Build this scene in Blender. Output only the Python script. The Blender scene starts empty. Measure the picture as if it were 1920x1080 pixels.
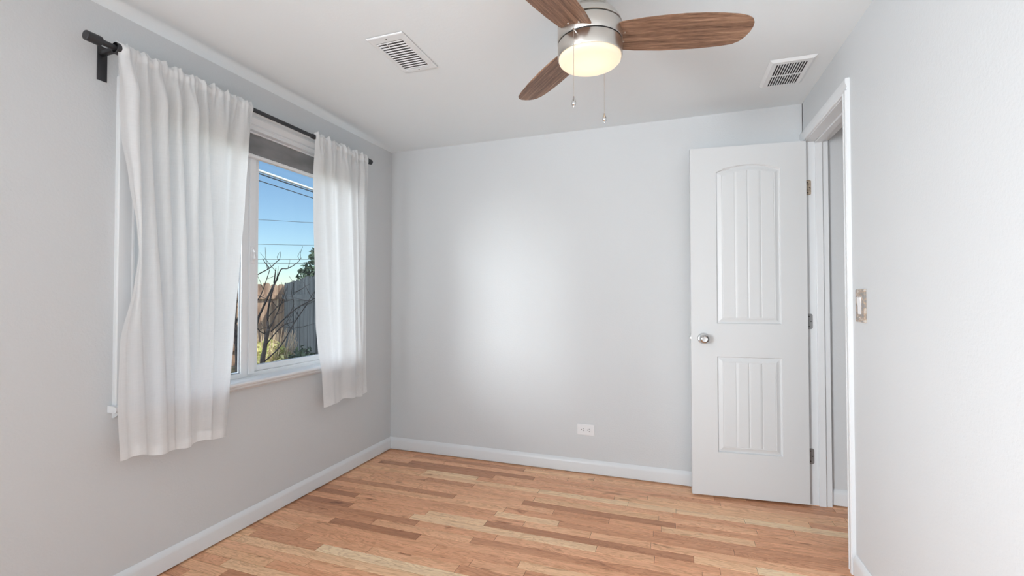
import bpy, bmesh, math, random
from mathutils import Vector, Matrix
random.seed(7)
SC = bpy.context.scene
COL = SC.collection
PI = math.pi

# ------------------------------------------------------------------ camera
cam_d = bpy.data.cameras.new('camera')
cam = bpy.data.objects.new('camera', cam_d); COL.objects.link(cam)
cam_d.sensor_width = 36.0
cam_d.lens = 857.8 / 1920 * 36.0
cam_d.clip_start = 0.02
cam.location = (2.0192, -3.0047, 1.1566)
YAW, PITCH, ROLL = 0.333, 0.018, -0.0006
fw = Vector((-math.sin(YAW) * math.cos(PITCH), math.cos(YAW) * math.cos(PITCH), math.sin(PITCH)))
rt = Vector((math.cos(YAW), math.sin(YAW), 0)); up = rt.cross(fw)
r2 = rt * math.cos(ROLL) + up * math.sin(ROLL); u2 = -rt * math.sin(ROLL) + up * math.cos(ROLL)
cam.rotation_euler = Matrix((r2, u2, -fw)).transposed().to_euler()
SC.camera = cam

# ------------------------------------------------------------------ colour management
SC.view_settings.view_transform = 'Standard'
SC.view_settings.look = 'None'
SC.view_settings.gamma = 1.0
SC.view_settings.use_curve_mapping = False
SC.view_settings.exposure = 0.13

# ------------------------------------------------------------------ sky, sun and added fill suns
w = bpy.data.worlds.new('sky'); SC.world = w; w.use_nodes = True
nt = w.node_tree; nt.nodes.clear()
sky = nt.nodes.new('ShaderNodeTexSky')
sky.sky_type = 'NISHITA'; sky.sun_disc = False
sky.sun_elevation = math.radians(38); sky.sun_rotation = math.radians(75)
sky.altitude = 300; sky.air_density = 1.0; sky.dust_density = 0.15; sky.ozone_density = 2.6
bg = nt.nodes.new('ShaderNodeBackground'); bg.inputs[1].default_value = 0.146
wo = nt.nodes.new('ShaderNodeOutputWorld')
tint = nt.nodes.new('ShaderNodeMix'); tint.data_type = 'RGBA'; tint.blend_type = 'MULTIPLY'; tint.inputs[0].default_value = 1.0
tint.inputs[7].default_value = (0.90, 0.99, 0.99, 1)
nt.links.new(sky.outputs[0], tint.inputs[6]); nt.links.new(tint.outputs[2], bg.inputs[0]); nt.links.new(bg.outputs[0], wo.inputs[0])

def sun(name, frm, strength, angle, color):
    d = bpy.data.lights.new(name, 'SUN'); d.energy = strength; d.angle = math.radians(angle); d.color = color
    o = bpy.data.objects.new(name, d); COL.objects.link(o)
    o.rotation_euler = Vector(frm).to_track_quat('Z', 'Y').to_euler(); o.location = Vector(frm) * 10
    return o
sun('sun', (0.76, 0.05, 0.95), 4.6, 0.6, (1.0, 0.93, 0.82))
sun('added_wall_glow_sun', (-0.56, -0.81, 0.15), 3.5, 24, (0.96, 0.98, 1.0))  # second soft sun, added to throw a glow on the back wall
sun('added_curtain_fill_sun', (-0.92, -0.36, 0.20), 1.5, 60, (0.96, 0.98, 1.0))  # wide sun lamp added to backlight the curtains

def area(name, loc, target, sx, sy, power, color):
    d = bpy.data.lights.new(name, 'AREA'); d.shape = 'RECTANGLE'; d.size = sx; d.size_y = sy; d.energy = power; d.color = color
    o = bpy.data.objects.new(name, d); COL.objects.link(o); o.location = loc
    o.rotation_euler = (Vector(loc) - Vector(target)).to_track_quat('Z', 'Y').to_euler()
    return o
# unseen fill lights added behind the camera, outside two made-up wall openings
sw_ = area('added_side_fill', (-0.20, -4.87, 1.20), (2.74, -1.7, 1.55), 1.0, 1.15, 74, (0.90, 0.95, 1.0))
sw_.data.spread = math.radians(110)
gd = area('added_ceiling_fill', (1.45, -5.75, 0.60), (1.45, -1.6, 2.26), 1.7, 1.0, 9.4, (0.87, 0.945, 1.0))
gd.data.spread = math.radians(60)   # narrow spread keeps this added fill on the ceiling
area('added_hall_fill', (3.35, -3.9, 1.5), (3.3, 0, 1.2), 0.8, 1.6, 10.5, (0.94, 0.97, 1.0))  # unseen lamp added in the closed hall to light the wall past the doorway

# ------------------------------------------------------------------ materials
def mat(name, base=(0.8, 0.8, 0.8), rough=0.5, metal=0.0, spec=0.5):
    m = bpy.data.materials.new(name); m.use_nodes = True
    b = m.node_tree.nodes['Principled BSDF']
    b.inputs['Base Color'].default_value = (*base, 1); b.inputs['Roughness'].default_value = rough
    b.inputs['Metallic'].default_value = metal; b.inputs['Specular IOR Level'].default_value = spec
    return m
def N(m, t, **kw):
    n = m.node_tree.nodes.new(t)
    for k, v in kw.items():
        if k in n.inputs: n.inputs[k].default_value = v
        else: setattr(n, k, v)
    return n
def LK(m, a, b): m.node_tree.links.new(a, b)
def P(m): return m.node_tree.nodes['Principled BSDF']
def noise_bump(m, scale, strength, dist=0.002, detail=3, mapping=None):
    tc = N(m, 'ShaderNodeTexCoord'); n = N(m, 'ShaderNodeTexNoise', Scale=scale, Detail=detail)
    src = tc.outputs['Object']
    if mapping:
        mp = N(m, 'ShaderNodeMapping'); mp.inputs['Scale'].default_value = mapping
        LK(m, src, mp.inputs[0]); src = mp.outputs[0]
    LK(m, src, n.inputs['Vector'])
    b = N(m, 'ShaderNodeBump', Strength=strength, Distance=dist)
    LK(m, n.outputs[0], b.inputs['Height']); LK(m, b.outputs[0], P(m).inputs['Normal'])
    return n
def two_tone(m, scale, c0, c1, detail=4, mapping=None, lo=0.35, hi=0.65, coord='Object'):
    tc = N(m, 'ShaderNodeTexCoord'); n = N(m, 'ShaderNodeTexNoise', Scale=scale, Detail=detail)
    src = tc.outputs[coord]
    if mapping:
        mp = N(m, 'ShaderNodeMapping'); mp.inputs['Scale'].default_value = mapping
        LK(m, src, mp.inputs[0]); src = mp.outputs[0]
    LK(m, src, n.inputs['Vector'])
    r = N(m, 'ShaderNodeValToRGB')
    r.color_ramp.elements[0].position = lo; r.color_ramp.elements[0].color = (*c0, 1)
    r.color_ramp.elements[1].position = hi; r.color_ramp.elements[1].color = (*c1, 1)
    LK(m, n.outputs[0], r.inputs[0]); LK(m, r.outputs[0], P(m).inputs['Base Color'])
    return r
M = {}
M['wall'] = mat('wall_paint', (0.674, 0.692, 0.704), 0.6, 0, 0.3); noise_bump(M['wall'], 110, 0.40, 0.002, 3)
M['ceil'] = mat('ceiling_paint', (0.85, 0.905, 0.93), 0.75, 0, 0.2); noise_bump(M['ceil'], 90, 0.22, 0.002, 4)
M['trim'] = mat('trim_paint', (0.775, 0.795, 0.81), 0.32, 0, 0.5)
M['door'] = mat('door_paint', (0.735, 0.75, 0.757), 0.38, 0, 0.5)
M['vinyl'] = mat('window_vinyl', (0.83, 0.85, 0.865), 0.3)
M['vinyl_seal'] = mat('window_seal', (0.25, 0.27, 0.3), 0.5)
M['plastic'] = mat('white_plastic', (0.85, 0.85, 0.86), 0.3)
M['slot'] = mat('dark_slot', (0.03, 0.03, 0.03), 0.7)
M['bronze'] = mat('dark_rod_metal', (0.055, 0.055, 0.06), 0.42, 0.6)
M['nickel'] = mat('brushed_nickel', (0.62, 0.59, 0.55), 0.28, 1.0)
noise_bump(M['nickel'], 40, 0.05, 0.001, 2, (1, 1, 40))
M['chrome'] = mat('satin_chrome', (0.62, 0.62, 0.62), 0.18, 1.0)
M['dark_metal'] = mat('shadow_gap_metal', (0.05, 0.05, 0.05), 0.5, 0.6)
M['hinge_brass'] = mat('aged_brass_hinge', (0.42, 0.33, 0.24), 0.5, 0.3); two_tone(M['hinge_brass'], 90, (0.30, 0.24, 0.19), (0.52, 0.42, 0.32))
M['hinge_grey'] = mat('grey_steel_hinge', (0.30, 0.30, 0.30), 0.4, 0.6)
M['vent'] = mat('vent_paint', (0.84, 0.87, 0.885), 0.4)
M['vent_dark'] = mat('vent_duct', (0.045, 0.045, 0.05), 0.8)
M['vent_grey'] = mat('duct_and_gap_shade', (0.07, 0.07, 0.075), 0.7)
M['vent_slat'] = mat('vent_slat_paint', (0.72, 0.72, 0.73), 0.45)
M['shade_cloth'] = mat('grey_shade_cloth', (0.33, 0.33, 0.335), 0.9, 0, 0.1)
two_tone(M['shade_cloth'], 5, (0.19, 0.19, 0.195), (0.27, 0.27, 0.275), 4, (1, 1, 2.5))
M['plate'] = mat('mottled_copper_plate', (0.4, 0.35, 0.3), 0.35, 0.4)
rr = two_tone(M['plate'], 60, (0.30, 0.285, 0.27), (0.62, 0.56, 0.50), 6, None, 0.42, 0.6)
e = rr.color_ramp.elements.new(0.52); e.color = (0.50, 0.36, 0.26, 1)

# glass pane
g = bpy.data.materials.new('window_glass'); g.use_nodes = True; M['glass'] = g
g.node_tree.nodes.clear()
tr = N(g, 'ShaderNodeBsdfTransparent'); tr.inputs[0].default_value = (0.95, 0.965, 0.97, 1)
gl = N(g, 'ShaderNodeBsdfGlossy', Roughness=0.02); fr = N(g, 'ShaderNodeFresnel', IOR=1.35)
mx = N(g, 'ShaderNodeMixShader'); go = N(g, 'ShaderNodeOutputMaterial')
gb = N(g, 'ShaderNodeNewGeometry'); gi = N(g, 'ShaderNodeMath', operation='SUBTRACT'); gi.inputs[0].default_value = 1.0; LK(g, gb.outputs['Backfacing'], gi.inputs[1])
gm = N(g, 'ShaderNodeMath', operation='MULTIPLY'); LK(g, fr.outputs[0], gm.inputs[0]); LK(g, gi.outputs[0], gm.inputs[1]); LK(g, gm.outputs[0], mx.inputs[0]); LK(g, tr.outputs[0], mx.inputs[1]); LK(g, gl.outputs[0], mx.inputs[2]); LK(g, mx.outputs[0], go.inputs[0])

# curtain cloth
def cloth(name, trans):
    c = bpy.data.materials.new(name); c.use_nodes = True; c.node_tree.nodes.clear()
    tc = N(c, 'ShaderNodeUVMap'); tc.uv_map = 'UVMap'
    mp1 = N(c, 'ShaderNodeMapping'); mp1.inputs['Scale'].default_value = (380, 14, 1)
    mp2 = N(c, 'ShaderNodeMapping'); mp2.inputs['Scale'].default_value = (14, 380, 1)
    n1 = N(c, 'ShaderNodeTexNoise', Scale=1.0, Detail=3); n2 = N(c, 'ShaderNodeTexNoise', Scale=1.0, Detail=3)
    LK(c, tc.outputs[0], mp1.inputs[0]); LK(c, tc.outputs[0], mp2.inputs[0])
    LK(c, mp1.outputs[0], n1.inputs['Vector']); LK(c, mp2.outputs[0], n2.inputs['Vector'])
    ad = N(c, 'ShaderNodeMath', operation='ADD'); LK(c, n1.outputs[0], ad.inputs[0]); LK(c, n2.outputs[0], ad.inputs[1])
    ra = N(c, 'ShaderNodeValToRGB'); ra.color_ramp.elements[0].position = 0.25; ra.color_ramp.elements[1].position = 0.75
    hf = N(c, 'ShaderNodeMath', operation='MULTIPLY'); hf.inputs[1].default_value = 0.5; LK(c, ad.outputs[0], hf.inputs[0])
    ra.color_ramp.elements[0].color = (0.85, 0.86, 0.865, 1); ra.color_ramp.elements[1].color = (0.94, 0.948, 0.952, 1)
    LK(c, hf.outputs[0], ra.inputs[0])
    d = N(c, 'ShaderNodeBsdfDiffuse'); t = N(c, 'ShaderNodeBsdfTranslucent')
    LK(c, ra.outputs[0], d.inputs[0]); LK(c, ra.outputs[0], t.inputs[0])
    b = N(c, 'ShaderNodeBump', Strength=0.25, Distance=0.001); LK(c, ad.outputs[0], b.inputs['Height'])
    LK(c, b.outputs[0], d.inputs['Normal'])
    m = N(c, 'ShaderNodeMixShader'); m.inputs[0].default_value = trans
    LK(c, d.outputs[0], m.inputs[1]); LK(c, t.outputs[0], m.inputs[2])
    o = N(c, 'ShaderNodeOutputMaterial'); LK(c, m.outputs[0], o.inputs[0])
    return c
M['curtain'] = cloth('white_linen', 0.42)
M['hem'] = cloth('white_linen_hem', 0.22)

# lamp glass
lg = mat('lit_glass', (0.35, 0.33, 0.30), 0.35)
P(lg).inputs['Emission Color'].default_value = (1.0, 0.775, 0.52, 1); P(lg).inputs['Emission Strength'].default_value = 1.0
lw = N(lg, 'ShaderNodeTexCoord'); ln = N(lg, 'ShaderNodeVectorMath', operation='LENGTH')
mpz = N(lg, 'ShaderNodeMapping'); mpz.inputs['Scale'].default_value = (1, 1, 0)
LK(lg, lw.outputs['Object'], mpz.inputs[0]); LK(lg, mpz.outputs[0], ln.inputs[0])
lr = N(lg, 'ShaderNodeMapRange'); lr.inputs['From Min'].default_value = 0.03; lr.inputs['From Max'].default_value = 0.105
lr.inputs['To Min'].default_value = 1.02; lr.inputs['To Max'].default_value = 0.74
LK(lg, ln.outputs['Value'], lr.inputs[0]); LK(lg, lr.outputs[0], P(lg).inputs['Emission Strength'])
M['lit'] = lg

# fan blade wood (grain runs along local X)
wb = mat('walnut_blade', (0.2, 0.12, 0.08), 0.45, 0, 0.3); M['blade'] = wb
tc = N(wb, 'ShaderNodeTexCoord')
mp = N(wb, 'ShaderNodeMapping'); mp.inputs['Scale'].default_value = (3.0, 60, 30)
n1 = N(wb, 'ShaderNodeTexNoise', Scale=1.0, Detail=6, Roughness=0.65, Distortion=0.6)
mpb = N(wb, 'ShaderNodeMapping'); mpb.inputs['Scale'].default_value = (20, 320, 60)
n2 = N(wb, 'ShaderNodeTexNoise', Scale=1.0, Detail=4, Roughness=0.7)
LK(wb, tc.outputs['Object'], mp.inputs[0]); LK(wb, mp.outputs[0], n1.inputs['Vector'])
LK(wb, tc.outputs['Object'], mpb.inputs[0]); LK(wb, mpb.outputs[0], n2.inputs['Vector'])
mm = N(wb, 'ShaderNodeMix', data_type='FLOAT'); mm.inputs[0].default_value = 0.4
LK(wb, n1.outputs[0], mm.inputs[2]); LK(wb, n2.outputs[0], mm.inputs[3])
rb = N(wb, 'ShaderNodeValToRGB')
rb.color_ramp.elements[0].position = 0.36; rb.color_ramp.elements[0].color = (0.095, 0.050, 0.030, 1)
rb.color_ramp.elements[1].position = 0.64; rb.color_ramp.elements[1].color = (0.44, 0.27, 0.175, 1)
ee = rb.color_ramp.elements.new(0.5); ee.color = (0.24, 0.135, 0.085, 1)
LK(wb, mm.outputs[0], rb.inputs[0]); LK(wb, rb.outputs[0], P(wb).inputs['Base Color'])

# oak floor, tone of every strip from the face attribute
fm = mat('oak_strip_floor', (0.5, 0.3, 0.2), 0.34, 0, 0.35); M['floor'] = fm
at_ = N(fm, 'ShaderNodeVertexColor'); at_.layer_name = 'tone'
sp = N(fm, 'ShaderNodeSeparateColor'); LK(fm, at_.outputs[0], sp.inputs[0])
tc = N(fm, 'ShaderNodeTexCoord')
cmb = N(fm, 'ShaderNodeCombineXYZ')
mA = N(fm, 'ShaderNodeMath', operation='MULTIPLY'); mA.inputs[1].default_value = 37.0; LK(fm, sp.outputs[1], mA.inputs[0])
mB = N(fm, 'ShaderNodeMath', operation='MULTIPLY'); mB.inputs[1].default_value = 91.0; LK(fm, sp.outputs[2], mB.inputs[0])
LK(fm, mA.outputs[0], cmb.inputs[0]); LK(fm, mB.outputs[0], cmb.inputs[2])
va = N(fm, 'ShaderNodeVectorMath', operation='ADD'); LK(fm, tc.outputs['Object'], va.inputs[0]); LK(fm, cmb.outputs[0], va.inputs[1])
def stretched(sx, sy, detail, dist=0.0, rough=0.6):
    mp = N(fm, 'ShaderNodeMapping'); mp.inputs['Scale'].default_value = (sx, sy, 1)
    n = N(fm, 'ShaderNodeTexNoise', Scale=1.0, Detail=detail, Roughness=rough, Distortion=dist)
    LK(fm, va.outputs[0], mp.inputs[0]); LK(fm, mp.outputs[0], n.inputs['Vector']); return n
nA = stretched(1.6, 30, 4, 0.7); nB = stretched(22, 340, 3); nC = stretched(2.2, 14, 3, 1.4, 0.5); nK = stretched(5, 17, 3, 0.5)
base = N(fm, 'ShaderNodeValToRGB'); base.color_ramp.interpolation = 'LINEAR'
pal = [(0.0, (0.45, 0.205, 0.110)), (0.14, (0.63, 0.31, 0.175)), (0.38, (0.80, 0.415, 0.240)), (0.62, (0.86, 0.485, 0.290)), (0.84, (0.90, 0.55, 0.325)), (1.0, (0.95, 0.72, 0.48))]
base.color_ramp.elements[0].color = (*pal[0][1], 1); base.color_ramp.elements[1].color = (*pal[-1][1], 1)
for p_, c_ in pal[1:-1]:
    e = base.color_ramp.elements.new(p_); e.color = (*c_, 1)
LK(fm, sp.outputs[0], base.inputs[0])
def ramp_mul(src, prev, lo, hi, c0, c1, fac=1.0):
    r = N(fm, 'ShaderNodeValToRGB'); r.color_ramp.elements[0].position = lo; r.color_ramp.elements[1].position = hi
    r.color_ramp.elements[0].color = (*c0, 1); r.color_ramp.elements[1].color = (*c1, 1)
    LK(fm, src, r.inputs[0])
    x = N(fm, 'ShaderNodeMix', data_type='RGBA', blend_type='MULTIPLY'); x.inputs[0].default_value = fac
    LK(fm, prev, x.inputs[6]); LK(fm, r.outputs[0], x.inputs[7]); return x.outputs[2]
o_ = ramp_mul(nA.outputs[0], base.outputs[0], 0.30, 0.62, (0.90, 0.86, 0.82), (1.08, 1.08, 1.07))
o_ = ramp_mul(nB.outputs[0], o_, 0.35, 0.6, (0.92, 0.90, 0.87), (1.05, 1.05, 1.05))
# cathedral grain: contour lines of a slow noise
sn = N(fm, 'ShaderNodeMath', operation='MULTIPLY'); sn.inputs[1].default_value = 70.0; LK(fm, nC.outputs[0], sn.inputs[0])
si = N(fm, 'ShaderNodeMath', operation='SINE'); LK(fm, sn.outputs[0], si.inputs[0])
o_ = ramp_mul(si.outputs[0], o_, 0.0, 0.9, (1.05, 1.05, 1.05), (0.86, 0.80, 0.75))
o_ = ramp_mul(nK.outputs[0], o_, 0.64, 0.74, (1, 1, 1), (0.45, 0.33, 0.26))
LK(fm, o_, P(fm).inputs['Base Color'])
bmp = N(fm, 'ShaderNodeBump', Strength=0.06, Distance=0.001); LK(fm, nB.outputs[0], bmp.inputs['Height']); LK(fm, bmp.outputs[0], P(fm).inputs['Normal'])
M['floor_gap'] = mat('floor_gap', (0.03, 0.02, 0.015), 0.8)

# outdoors
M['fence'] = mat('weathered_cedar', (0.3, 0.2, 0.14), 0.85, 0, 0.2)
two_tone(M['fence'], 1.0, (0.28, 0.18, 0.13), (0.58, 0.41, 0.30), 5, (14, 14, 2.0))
M['fence_shaded'] = mat('cedar_painted_shade', (0.2, 0.22, 0.24), 0.85, 0, 0.2)
two_tone(M['fence_shaded'], 1.0, (0.030, 0.038, 0.045), (0.075, 0.088, 0.098), 5, (14, 14, 2.0))  # darkened bluish fence wood, the shade on this fence is in the colour
M['bark'] = mat('dark_bark', (0.055, 0.045, 0.045), 0.85, 0, 0.2); two_tone(M['bark'], 60, (0.016, 0.015, 0.018), (0.045, 0.040, 0.042))
M['leaf_yellow'] = mat('yellow_green_leaf', (0.45, 0.46, 0.14), 0.6); two_tone(M['leaf_yellow'], 6, (0.42, 0.46, 0.12), (0.85, 0.78, 0.40))
M['straw'] = mat('dry_stalk', (0.55, 0.42, 0.27), 0.8); two_tone(M['straw'], 5, (0.50, 0.34, 0.22), (0.82, 0.66, 0.46))
M['leaf_dark'] = mat('dark_green_leaf', (0.05, 0.09, 0.06), 0.6); two_tone(M['leaf_dark'], 6, (0.03, 0.06, 0.05), (0.10, 0.15, 0.08))
M['ground'] = mat('yard_soil', (0.2, 0.17, 0.1), 0.9); two_tone(M['ground'], 3, (0.14, 0.14, 0.06), (0.34, 0.28, 0.17))
M['cable_white'] = mat('white_cable', (0.85, 0.85, 0.82), 0.4)
M['cable_black'] = mat('black_cable', (0.06, 0.07, 0.09), 0.6)
M['roof'] = mat('exterior_stucco', (0.5, 0.48, 0.45), 0.9)

# ------------------------------------------------------------------ helpers
def link(name, bm, m, parent=None, smooth=False):
    me = bpy.data.meshes.new(name); bm.to_mesh(me); bm.free()
    for mm_ in (m if isinstance(m, (list, tuple)) else [m]): me.materials.append(mm_)
    if smooth:
        for p_ in me.polygons: p_.use_smooth = True
    o = bpy.data.objects.new(name, me); COL.objects.link(o)
    if parent: o.parent = parent
    return o
def auto_smooth(o, deg=35):
    me = o.data
    for p_ in me.polygons: p_.use_smooth = True
    b = bmesh.new(); b.from_mesh(me)
    for e_ in b.edges:
        if len(e_.link_faces) == 2 and e_.calc_face_angle(0) > math.radians(deg): e_.smooth = False
    b.to_mesh(me); b.free(); return o
def thing(name, label=None, cat=None, loc=(0, 0, 0), group=None, kind=None):
    o = bpy.data.objects.new(name, None); COL.objects.link(o); o.location = loc
    o.empty_display_size = 0.05
    return tag(o, label, cat, group, kind)
def tag(o, label=None, cat=None, group=None, kind=None):
    if label: o['label'] = label
    if cat: o['category'] = cat
    if group: o['group'] = group
    if kind: o['kind'] = kind
    return o
def struct(o, label=None): o['kind'] = 'structure'; return tag(o, label)
def box(bm, x0, x1, y0, y1, z0, z1, bevel=0.0, mi=0):
    vs = [bm.verts.new((x, y, z)) for z in (z0, z1) for y in (y0, y1) for x in (x0, x1)]
    fs = [bm.faces.new([vs[i] for i in f_]) for f_ in ((0, 2, 3, 1), (4, 5, 7, 6), (0, 1, 5, 4), (2, 6, 7, 3), (0, 4, 6, 2), (1, 3, 7, 5))]
    for f_ in fs: f_.material_index = mi
    if bevel > 0:
        es = list({e_ for f_ in fs for e_ in f_.edges})
        bmesh.ops.bevel(bm, geom=es, offset=bevel, segments=2, affect='EDGES', profile=0.5)
def lathe(bm, prof, c=(0, 0, 0), seg=48, axis='Z', mi=0):
    rings = []
    for r, h in prof:
        ring = []
        if r < 1e-5:
            v = {'Z': (c[0], c[1], c[2] + h), 'Y': (c[0], c[1] + h, c[2]), 'X': (c[0] + h, c[1], c[2])}[axis]
            rings.append([bm.verts.new(v)]); continue
        for i in range(seg):
            a = 2 * PI * i / seg; x, y = r * math.cos(a), r * math.sin(a)
            v = {'Z': (c[0] + x, c[1] + y, c[2] + h), 'Y': (c[0] + y, c[1] + h, c[2] + x), 'X': (c[0] + h, c[1] + x, c[2] + y)}[axis]
            ring.append(bm.verts.new(v))
        rings.append(ring)
    for a_, b_ in zip(rings, rings[1:]):
        if len(a_) == 1 and len(b_) == 1: continue
        for i in range(seg):
            j = (i + 1) % seg
            if len(a_) == 1: f_ = bm.faces.new((a_[0], b_[j], b_[i]))
            elif len(b_) == 1: f_ = bm.faces.new((a_[i], a_[j], b_[0]))
            else: f_ = bm.faces.new((a_[i], a_[j], b_[j], b_[i]))
            f_.material_index = mi
    bmesh.ops.recalc_face_normals(bm, faces=bm.faces)
def tube(bm, pts, rad, seg=8, cap=True):
    pts = [Vector(p_) for p_ in pts]; n = len(pts)
    rads = rad if isinstance(rad, (list, tuple)) else [rad] * n
    prev = None; t0 = (pts[1] - pts[0]).normalized()
    ref = Vector((0, 0, 1)) if abs(t0.z) < 0.9 else Vector((1, 0, 0))
    for i, p_ in enumerate(pts):
        t = (pts[min(i + 1, n - 1)] - pts[max(i - 1, 0)]).normalized()
        a = t.cross(ref)
        if a.length < 1e-4: a = t.cross(Vector((0.3, 1, 0.2)))
        a.normalize(); b = t.cross(a)
        ring = [bm.verts.new(p_ + (a * math.cos(2 * PI * k / seg) + b * math.sin(2 * PI * k / seg)) * rads[i]) for k in range(seg)]
        if prev:
            for k in range(seg): bm.faces.new((prev[k], prev[(k + 1) % seg], ring[(k + 1) % seg], ring[k]))
        elif cap: bm.faces.new(ring[::-1])
        prev = ring
    if cap: bm.faces.new(prev)
def extrude_profile(bm, prof, axis, a, b, mi=0):
    """closed profile (two coords) extruded along an axis from a to b"""
    def v(p_, t):
        if axis == 'Y': return (p_[0], t, p_[1])
        if axis == 'X': return (t, p_[0], p_[1])
        return (p_[0], p_[1], t)
    A = [bm.verts.new(v(p_, a)) for p_ in prof]; B = [bm.verts.new(v(p_, b)) for p_ in prof]
    n = len(prof); fs = []
    for i in range(n): fs.append(bm.faces.new((A[i], A[(i + 1) % n], B[(i + 1) % n], B[i])))
    fs.append(bm.faces.new(A[::-1])); fs.append(bm.faces.new(B))
    for f_ in fs: f_.material_index = mi
    bmesh.ops.recalc_face_normals(bm, faces=fs)

# ------------------------------------------------------------------ room shell
H = 2.259; W = 2.74; YF = -5.60; WX = 2.85; HX = 3.9      # room height, width, front wall, hall side of the right wall, hall far wall
WY0, WY1, WZ0, WZ1 = -1.785, -0.570, 0.735, 2.014          # window opening
def wall_with_holes(name, axis, t0, t1, a0, a1, z0, z1, holes, m):
    bm = bmesh.new()
    def add(p0, p1, q0, q1):
        if p1 - p0 < 1e-4 or q1 - q0 < 1e-4: return
        if axis == 'X': box(bm, t0, t1, p0, p1, q0, q1)
        else: box(bm, p0, p1, t0, t1, q0, q1)
    cur = a0
    for h0, h1, k0, k1 in sorted(holes):
        add(cur, h0, z0, z1); add(h0, h1, z0, k0); add(h0, h1, k1, z1); cur = h1
    add(cur, a1, z0, z1)
    return struct(link(name, bm, m))
wall_with_holes('wall_left', 'X', -0.14, 0, YF, 0, 0, 2.32, [(WY0, WY1, WZ0, WZ1), (-5.40, -4.35, 0.80, 2.0)], M['wall'])
wall_with_holes('wall_back', 'Y', 0, 0.12, -0.14, W + 0.02, 0, 2.32, [], M['wall'])
JY0, JY1, JZ = -0.672, -0.045, 2.022                     # door opening between jamb faces
wall_with_holes('wall_right', 'X', W, WX, YF, 0.0, 0, 2.32, [(JY0 - 0.02, JY1 + 0.02, 0, JZ + 0.02)], M['wall'])
wall_with_holes('wall_front', 'Y', YF - 0.12, YF, -0.14, HX + 0.1, 0, 2.32, [(0.6, 2.3, 0.05, 2.1)], M['wall'])
wall_with_holes('wall_hall_back', 'Y', -0.012, 0.12, W, HX + 0.1, 0, 2.32, [], M['wall'])
wall_with_holes('wall_hall_right', 'X', HX, HX + 0.1, YF, -0.012, 0, 2.32, [], M['wall'])

# ceiling with the soft plaster ridge along the window wall
bm = bmesh.new()
prof = [(0.0, -0.006), (0.008, 0.003), (0.018, 0.012), (0.028, 0.020), (0.037, 0.0255), (0.046, 0.0270), (0.058, 0.0245), (0.075, 0.0175), (0.10, 0.009), (0.13, 0.003), (0.17, 0.0), (0.3, 0), (1.0, 0), (1.9, 0), (W, 0)]
ys = [YF, -4.4, -3.4, -2.6, -2.0, -1.6, -1.2, -0.9, -0.7, -0.5, -0.35, -0.2, -0.08, 0.0]
rows = []
for y in ys:
    k = max(0.0, min(1.0, (-y) / 0.9)); k = k * k * (3 - 2 * k)
    k = 0.12 + 0.88 * k if y < -0.01 else 0.1
    rows.append([bm.verts.new((x, y, H + d * k)) for x, d in prof])
for a_, b_ in zip(rows, rows[1:]):
    for i in range(len(prof) - 1): bm.faces.new((a_[i], b_[i], b_[i + 1], a_[i + 1]))
struct(link('ceiling', bm, M['ceil'], smooth=True))
bm = bmesh.new(); box(bm, W, HX, YF, -0.012, H + 0.002, H + 0.06); struct(link('ceiling', bm, M['ceil']))
bm = bmesh.new(); box(bm, -0.14, HX + 0.1, YF - 0.12, 0.12, 2.32, 2.5); struct(link('ceiling', bm, M['roof']))

# floor of random-length oak strips
bm = bmesh.new(); cl = bm.loops.layers.float_color.new('tone')
pw = 0.0572; y = YF; rnd = random.Random(11)
def plank(x0, x1, y0, y1, tone):
    gap = 0.0006; bv = 0.0011
    o = [bm.verts.new(v) for v in ((x0 + gap, y0 + gap, -0.0012), (x1 - gap, y0 + gap, -0.0012), (x1 - gap, y1 - gap, -0.0012), (x0 + gap, y1 - gap, -0.0012))]
    t = [bm.verts.new(v) for v in ((x0 + gap + bv, y0 + gap + bv, 0), (x1 - gap - bv, y0 + gap + bv, 0), (x1 - gap - bv, y1 - gap - bv, 0), (x0 + gap + bv, y1 - gap - bv, 0))]
    fs = [bm.faces.new(t)] + [bm.faces.new((o[i], o[(i + 1) % 4], t[(i + 1) % 4], t[i])) for i in range(4)]
    for f_ in fs:
        for l in f_.loops: l[cl] = tone
while y < 0.1:
    x = -0.05 - rnd.random() * 0.8
    while x < HX:
        ln_ = 0.24 + rnd.random() ** 1.3 * 0.95
        t = rnd.betavariate(2.8, 2.6)
        if rnd.random() < 0.11: t = rnd.uniform(0.86, 1.0)
        elif rnd.random() < 0.10: t = rnd.uniform(0.0, 0.2)
        if x + ln_ > -0.02: plank(max(x, -0.02), min(x + ln_, HX + 0.02), y, min(y + pw, 0.1), (t, rnd.random(), rnd.random(), 1))
        x += ln_
    y += pw
o = struct(link('floor', bm, M['floor']))
bm = bmesh.new(); box(bm, -0.14, HX + 0.1, YF - 0.12, 0.12, -0.3, -0.0013); struct(link('floor', bm, M['floor_gap']))

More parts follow.
